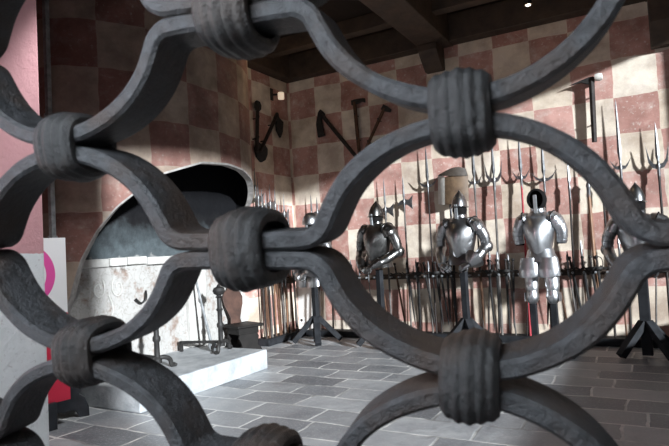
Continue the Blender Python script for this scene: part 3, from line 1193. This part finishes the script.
l0 = lf(281, 96, .13)
t = thing('wall_lamp', 'small white lamp on a dark bracket high on the side wall by the corner', 'lamp', l0)
MB().lathe([(0, -.05), (.045, -.05), (.05, -.04), (.05, .045), (.04, .055), (0, .055)], n=16).build('shade', M['warmbulb'], t, True)
b = MB()
b.beam((-.14, -.06, .03), (-.02, -.0, .03), .025, .025)
b.box((-.13, -.1, -.06), (-.115, -.04, .12))
b.build('bracket', M['black'], t)

d_ = ray(528, 4)
c1 = d_ * (6.1 / d_.y) + Vector((0, 0, EYE))
t = thing('ceiling_spotlight', 'small lit spotlight under the dark ceiling beside the big beam', 'lamp', c1)
b = MB().lathe([(0, .09), (.03, .09), (.035, .02), (.04, -.01), (.032, -.012), (0, .0)], n=14)
b.build('housing', M['black'], t, True)
MB().lathe([(0, -.02), (.02, -.017), (.027, -.005), (0, .003)], n=14).build('lens', M['bulb'], t, True)
MB().beam((0, 0, .08), (0, 0, HT - c1.z), .014, .014).build('stem', M['black'], t)


# ------------------------------------------------------------------ suits of armour
def ring_at(z, w, df, db, keel=0.0, cx=0.0, cy=0.0, n=28, e=2.3, dip=0.0, tilt=0.0):
    pts = []
    for i in range(n):
        a = 2 * PI * i / n
        ca, sa = math.cos(a), math.sin(a)
        x = math.copysign(abs(ca) ** (2 / e), ca) * w
        y = math.copysign(abs(sa) ** (2 / e), sa)
        y = y * (db if y > 0 else df)
        front = max(0.0, -sa)
        y -= keel * front ** 6
        pts.append(Vector((x + cx, y + cy, z - dip * front ** 4 * (1 - abs(ca)) + tilt * y)))
    return pts


def lames(path, rad, steps, over=.004, n=14):
    """overlapping plates along a limb: each plate flares slightly over the next"""
    path = sm(path, 8)
    m = len(path)

    def pr(f):
        k = f * (m - 1)
        i = min(int(k), m - 2)
        p = path[i].lerp(path[i + 1], k - i)
        d = (path[i + 1] - path[i]).normalized()
        return p, d

    def rr_(f):
        k = f * (len(rad) - 1)
        i = min(int(k), len(rad) - 2)
        return rad[i] + (rad[i + 1] - rad[i]) * (k - i)

    rings = []
    for s in range(steps):
        for g in (.02, .5, .96):
            f = (s + g) / steps
            p, d = pr(f)
            ref = Vector((0, 1, 0)) if abs(d.y) < .85 else Vector((0, 0, 1))
            sd_ = d.cross(ref).normalized()
            u = sd_.cross(d).normalized()
            r = rr_(f) + (over if g < .1 else (-over * .3 if g > .9 else over * .6))
            rings.append([p + (sd_ * math.cos(2 * PI * k / n) + u * math.sin(2 * PI * k / n)) * r for k in range(n)])
    return MB().loft(rings)


def gauntlet(parent, mat, wrist, direc, palm_n, s=1):
    """cuff, palm, four fingers of different lengths and a thumb, half closed"""
    d = Vector(direc).normalized()
    pn_ = Vector(palm_n).normalized()
    side = d.cross(pn_).normalized() * s
    w = Vector(wrist)
    b = MB()
    rings = []
    for f, a, c in ((0, .030, .024), (.4, .042, .03), (.8, .044, .028), (1.0, .040, .022)):
        p = w + d * .095 * f
        rings.append([p + side * a * math.cos(2 * PI * k / 12) + pn_ * c * math.sin(2 * PI * k / 12) for k in range(12)])
    b.loft(rings)
    for k, (o2, L) in enumerate(((-.031, .062), (-.011, .075), (.010, .07), (.030, .054))):
        p0 = w + d * .088 + side * o2
        p1 = p0 + d * L * .45 - pn_ * .004
        p2 = p1 + (d * .6 - pn_ * .8) * L * .4
        p3 = p2 + (d * .05 - pn_) * L * .3
        b.tube([p0, p1, p2, p3], [.0105, .0105, .0095, .008], 7)
    q0 = w + d * .03 + side * .036
    b.tube([q0, q0 + side * .025 + d * .03 - pn_ * .012, q0 + side * .022 + d * .062 - pn_ * .03], [.0125, .0115, .009], 7)
    b.build('gauntlet', mat, parent, True)


def helmet(kind, zb, mat, parent):
    """zb is the brim height"""
    b = MB()
    n = 28
    if kind == 'cabasset':      # tall pointed skull with narrow brim
        rings = []
        for r, z in ((r_ * .84, z_ * .80) for r_, z_ in ((.118, -.012), (.128, -.006), (.105, .008), (.101, .05), (.092, .10), (.074, .15), (.048, .195), (.02, .228), (.006, .25), (.001, .262))):
            rings.append(ring_at(zb + z, r, r * 1.18, r * 1.18, cy=.012 * z / .2))
        b.loft(rings)
        b.build('helmet', mat, parent, True)
    elif kind == 'morion':      # boat brim and comb
        rings = []
        for r, z in ((.125, 0), (.135, .004), (.104, .014), (.103, .06), (.09, .115), (.066, .155), (.035, .18), (.004, .19)):
            q = ring_at(zb + z, r, r * 1.2, r * 1.2)
            if z < .01:
                for p in q:
                    p.z += .9 * max(0, abs(p.y) - .06)
            rings.append(q)
        b.loft(rings)
        b.prism([(-.11, .09), (-.06, .19), (0, .235), (.06, .2), (.11, .1), (.05, .14), (-.05, .14)], .012, lambda a, c, t: (t, a, zb + c))
        b.build('helmet', mat, parent, True)
    elif kind == 'round':
        b.lathe([(.115, 0), (.118, .02), (.115, .06), (.1, .11), (.07, .15), (.03, .17), (0, .175)], (0, 0, zb), n, 1, 1.15)
        b.build('helmet', mat, parent, True)
    elif kind == 'open':        # black round hood, hollow towards the front
        prof_ = [(.02, .10), (.085, .075), (.112, .02), (.116, -.03), (.106, -.075), (.094, -.088), (.086, -.075), (.09, -.02), (.075, .045), (.02, .06)]
        rows = []
        for r, y_ in prof_:
            rows.append([Vector((math.cos(2 * PI * k / n) * r * .92, y_, zb + .05 + math.sin(2 * PI * k / n) * r * 1.08)) for k in range(n)])
        b.loft(rows)
        b.build('helmet', M['lining'], parent, True)
        return
    # black padding inside, open to the front
    b = MB()
    b.lathe([(.05, -.12), (.078, -.10), (.088, -.05), (.088, .0), (.06, .02), (0, .03)], (0, .0, zb), 18, .95, 1.1)
    b.build('padding', M['lining'], parent, True)


def suit(label, loc, rz, kind, mat, zn=1.60, arms='bent', legs=False, wide=1.0, big_cuff=False, stand_label='', helm=.125, tassets=False, post_w=.075):
    t = thing('suit_of_armour', label, 'armour', loc, rz)
    m = M[mat]
    zs = zn - 1.60
    # cuirass
    R_ = []
    for z, w, df, db, kl in ((1.10, .145, .115, .10, .03), (1.125, .149, .12, .105, .04), (1.2, .168, .135, .115, .05), (1.3, .192, .148, .12, .05), (1.4, .212, .145, .122, .04),
                             (1.48, .215, .125, .118, .02), (1.53, .20, .108, .105, .008), (1.565, .15, .095, .095, 0), (1.595, .10, .085, .085, 0)):
        R_.append(ring_at(z + zs, w * wide, df, db, kl, e=2.1, dip=.06 if z < 1.11 else (.045 if z < 1.15 else 0)))
    for q in R_:
        for p in q:
            p.z = 1.58 + zs - (1.58 + zs - p.z) * .86
    MB().loft(R_).build('cuirass', m, t, True)
    # neck guard
    b = MB()
    b.loft([ring_at(z + zs, r, r, r, 0) for r, z in ((.135, 1.545), (.118, 1.565), (.088, 1.585), (.078, 1.615), (.082, 1.632), (.076, 1.636))])
    b.build('gorget', m, t, True)
    helmet(kind, zn + helm, m, t)
    # fauld: three hoops
    b = MB()
    rings = []
    for z, w in ((1.105, .165), (1.06, .186), (1.062, .178), (1.01, .205), (1.013, .197), (.955, .222), (.955, .214), (1.1, .155)):
        rings.append(ring_at(1.58 + zs - (1.58 - z) * .86 - (1.105 - z) * .1, w * wide * .94, w * .74, w * .68, 0))
    b.loft(rings)
    b.build('fauld', m, t, True)
    if legs or tassets:
        for s in (-1, 1):
            b = MB()
            rings = []
            for k, (z, w_, o2) in enumerate(((1.005, .098, .165), (.94, .112, .19), (.942, .108, .185), (.875, .122, .21), (.877, .118, .205), (.80, .122, .225), (.785, .10, .226))):
                ring = []
                for i in range(11):
                    a = PI * i / 10
                    ring.append(Vector((s * .105 + math.cos(a) * w_, -o2 * .55 - math.sin(a) * .075, z + zs + .075)))
                for i in range(10, -1, -1):
                    a = PI * i / 10
                    ring.append(Vector((s * .105 + math.cos(a) * (w_ - .006), -o2 * .55 - math.sin(a) * .066, z + zs + .075)))
                rings.append(ring)
            b.loft(rings)
            b.build('tasset', m, t, True)
    for s in (-1, 1):
        sx = .205 * wide
        # shoulder plates sloping from the neck down over the arm
        b = MB()
        rings = []
        for k, (xo, z, r, fl) in enumerate(((.10, 1.588, .05, 0), (.135, 1.582, .082, 0), (.18, 1.562, .098, 0), (.178, 1.556, .093, 0), (.215, 1.525, .098, 0), (.212, 1.519, .092, 0),
                                            (.238, 1.478, .09, 0), (.235, 1.472, .085, 0), (.252, 1.43, .084, 0), (.25, 1.425, .076, 0))):
            f = k / 9
            ax_ = Vector((s * math.cos(f * 1.35), 0, -math.sin(f * 1.35)))
            up_ = Vector((s * math.sin(f * 1.35), 0, math.cos(f * 1.35)))
            cen = Vector((s * xo * wide, .0, z + zs - .055 * (1 - f)))
            rings.append([cen + up_ * math.sin(2 * PI * q / 18) * r * (.8 if f < .5 else .9) + Vector((0, math.cos(2 * PI * q / 18) * r * 1.12, 0)) for q in range(18)])
        b.loft(rings)
        pd = b.build('pauldron', m, t, True)
        edge = [p + Vector((-s * .004, 0, 0)) for p in rings[2]]
        mid_ = sum(edge, Vector()) / len(edge)
        edge = [mid_ + (p - mid_) * 1.05 for p in edge]
        MB().tube(edge + edge[:2], .0065, 6, False).build('pauldron_edge', M['lining'], pd, True)
        shp_ = Vector((s * (sx + .035), .0, 1.47 + zs))
        if arms == 'bent':
            el = Vector((s * (.31 * wide), .03, 1.235 + zs))
            wr = Vector((s * .19, -.19, 1.05 + zs))
        elif arms == 'low':
            el = Vector((s * (.315 * wide), .02, 1.225 + zs))
            wr = Vector((s * .12, -.22, 1.06 + zs))
        else:
            el = Vector((s * (.268 * wide), .01, 1.235 + zs))
            wr = None
        mid = shp_.lerp(el, .5) + Vector((s * .022, 0, 0))
        ua = lames([shp_, mid, el], [.067, .066, .060, .055], 5).build('upper_arm', m, t, True)
        if wr is not None:
            b = MB()
            b.lathe([(0, -.07), (.045, -.06), (.064, -.03), (.07, 0), (.064, .03), (.045, .06), (0, .07)], el + Vector((s * .008, .01, 0)), 16, 1, 1)
            b.build('elbow_cop', m, ua, True)
            mid2 = el.lerp(wr, .5) + Vector((s * .01, -.012, -.012))
            fa = lames([el, mid2, wr], [.058, .058, .05, .043], 3).build('forearm', m, t, True)
            dr = (wr - el).normalized()
            bigk = 1.9 if (big_cuff and s == 1) else 1.0
            c0_ = wr - dr * .09
            b = MB()
            rings = []
            for f, r in ((0, .064 * bigk), (.02, .066 * bigk), (.5, .052 * bigk), (1.0, .04)):
                p = c0_ + dr * .12 * f
                ref = Vector((0, 0, 1))
                a1 = dr.cross(ref).normalized()
                a2 = a1.cross(dr).normalized()
                rings.append([p + (a1 * math.cos(2 * PI * k / 16) + a2 * math.sin(2 * PI * k / 16)) * r for k in range(16)])
            b.loft(rings)
            b.build('gauntlet_cuff', m, fa, True)
            gauntlet(fa, m, wr + dr * .02, Vector((-s * .75, -.25, -.35)), Vector((0, -.8, .5)), -s)
        else:
            b = MB().lathe([(0, -.012), (.05, -.012), (.05, .012), (0, .012)], el, 14)
            b.build('sleeve_lining', M['lining'], ua, True)
    if legs:
        for s in (-1, 1):
            lames([(s * .105, -.03, .90 + zs), (s * .112, -.04, .78 + zs), (s * .112, -.035, .68 + zs)], [.082, .08, .072, .066], 2).build('thigh_plate', m, t, True)
            b = MB()
            b.lathe([(0, -.085), (.04, -.075), (.062, -.045), (.074, 0), (.068, .04), (.06, .075), (0, .08)], (s * .112, -.045, .635 + zs), 16, 1, 1.15)
            b.prism([(-.05, -.045), (.03, -.05), (.06, 0), (.03, .05), (-.05, .045)], .01, lambda a, c, tt, s=s: (s * (.112 + .075 + tt), -.04 + a, .635 + zs + c))
            b.build('knee_cop', m, t, True)
    # stand
    st = thing('armour_stand', stand_label, 'stand', loc, rz)
    if not legs:
        pt = 1.0 + zs
        b = MB().box((-post_w / 2, -.035, 0.02), (post_w / 2, .035, pt), None, .006)
        b.build('post', M['stand'], st)
        ang0 = math.radians(48)
        for k in range(4):
            a = ang0 + k * PI / 2
            dx, dy = math.cos(a), math.sin(a)
            MB().beam((dx * .03, dy * .03, .36), (dx * .33, dy * .33, .04), .085, .07, bev=.005).build('brace', M['stand'], st)
    else:
        MB().box((-.34, -.26, 0), (.34, .24, .09), None, .01).build('plinth', M['stand'], st)
        for s in (-1, 1):
            MB().box((s * .112 - .035, -.07, .09), (s * .112 + .035, -.01, .56 + zs), None, .005).build('leg_post', M['stand'], st)
    b = MB().box((-.02, -.105, zn - .02), (.02, -.085, zn + helm + (.10 if kind == 'open' else .03)), None, .004)
    b.build('head_post', M['postmetal'], st)
    return t


suit('dark suit with a plain domed helmet, nearest the room corner, mostly hidden by a collar', (-4.14, 6.73, 0), -.25, 'round', 'midsteel', 1.53, 'low', tassets=True,
     stand_label='dark wooden armour stand nearest the room corner with spread braces', big_cuff=True)
suit('hunched dark suit with folded arms and a pale gleam on its belly', (-3.12, 6.7, 0), -.3, 'cabasset', 'darksteel', 1.60, 'low', wide=1.03, helm=.095,
     stand_label='dark armour stand under the hunched suit, second from the room corner')
suit('grey suit with pointed helmet, bent arms and one wide gauntlet cuff, below the leather shield', (-2.0, 6.7, 0), -.18, 'cabasset', 'midsteel', 1.60, 'bent', big_cuff=True, wide=.96,
     stand_label='dark single-post armour stand under the suit below the leather shield')
suit('bright polished suit with black hood, short sleeves and plated thighs', (-1.1, 6.72, 0), -.1, 'open', 'steel', 1.60, 'short', True, wide=.86, helm=.085,
     stand_label='dark plinth with two leg posts carrying the bright legged suit')
suit('rightmost suit with pointed helmet, cut by the picture edge behind the grille', (-.11, 6.72, 0), -.1, 'cabasset', 'midsteel', 1.50, 'bent', big_cuff=True,
     stand_label='dark armour stand with splayed braces at the picture edge', post_w=.1)

# ------------------------------------------------------------------ light: daylight through the right window, soft light from behind the camera, weak warm lamps, added fills for pier and panel
def light(name, typ, energy, color, loc=(0, 0, 0), direc=None, size=None, size_y=None, angle=None):
    l = bpy.data.lights.new(name, typ)
    l.energy = energy
    l.color = color
    if size and typ == 'AREA':
        l.shape = 'RECTANGLE'
        l.size = size
        l.size_y = size_y or size
    if size and typ in ('POINT', 'SPOT'):
        l.shadow_soft_size = size
    if angle is not None:
        l.angle = angle
    o = bpy.data.objects.new(name, l)
    col.objects.link(o)
    o.location = loc
    if direc is not None:
        o.rotation_euler = Vector(direc).to_track_quat('-Z', 'Y').to_euler()
    return o


light('daylight_sun', 'SUN', 11, (.88, .95, 1.0), (5, 0, 5), (-1, .55, -.255), angle=math.radians(2.5))
light('window_sky', 'AREA', 3, (.88, .95, 1.0), (1.1, 3.7, 2.4), (-1, .05, -.12), 6.6, 2.6)
light('doorway_light', 'AREA', 27, (.84, .92, 1.0), (-.42, -.28, 1.78), (.40, .8, -.42), .7, .4)
light('added_pier_fill', 'AREA', 62, (.88, .94, 1.0), (-2.35, -.4, 1.9), (-1, .2, -.15), .8, .8)  # added fill light aimed at the near pier to brighten it
sp = light('added_panel_fill', 'SPOT', 330, (.93, .97, 1.0), (-2.5, 2.75, 3.85), (-1.45, -.25, -3.0), size=.06)  # added spot without a fixture, brightens the white panel and pier
sp.data.spot_size = math.radians(52)
sp.data.spot_blend = .6
light('warm_lamp_side', 'POINT', 5, (1.0, .72, .45), (-3.9, 6.0, 3.6), size=.12)
light('warm_lamp_spot', 'POINT', 5, (1.0, .72, .45), (c1.x, c1.y, c1.z - .1), size=.1)

w = bpy.data.worlds.new('world')
sc.world = w
w.use_nodes = True
bg = w.node_tree.nodes['Background']
bg.inputs[0].default_value = (.75, .86, 1.0, 1)
bg.inputs[1].default_value = .04

sc.view_settings.view_transform = 'Standard'
sc.view_settings.look = 'None'
sc.view_settings.exposure = 0.0
sc.view_settings.gamma = 1.0
sc.view_settings.use_curve_mapping = False
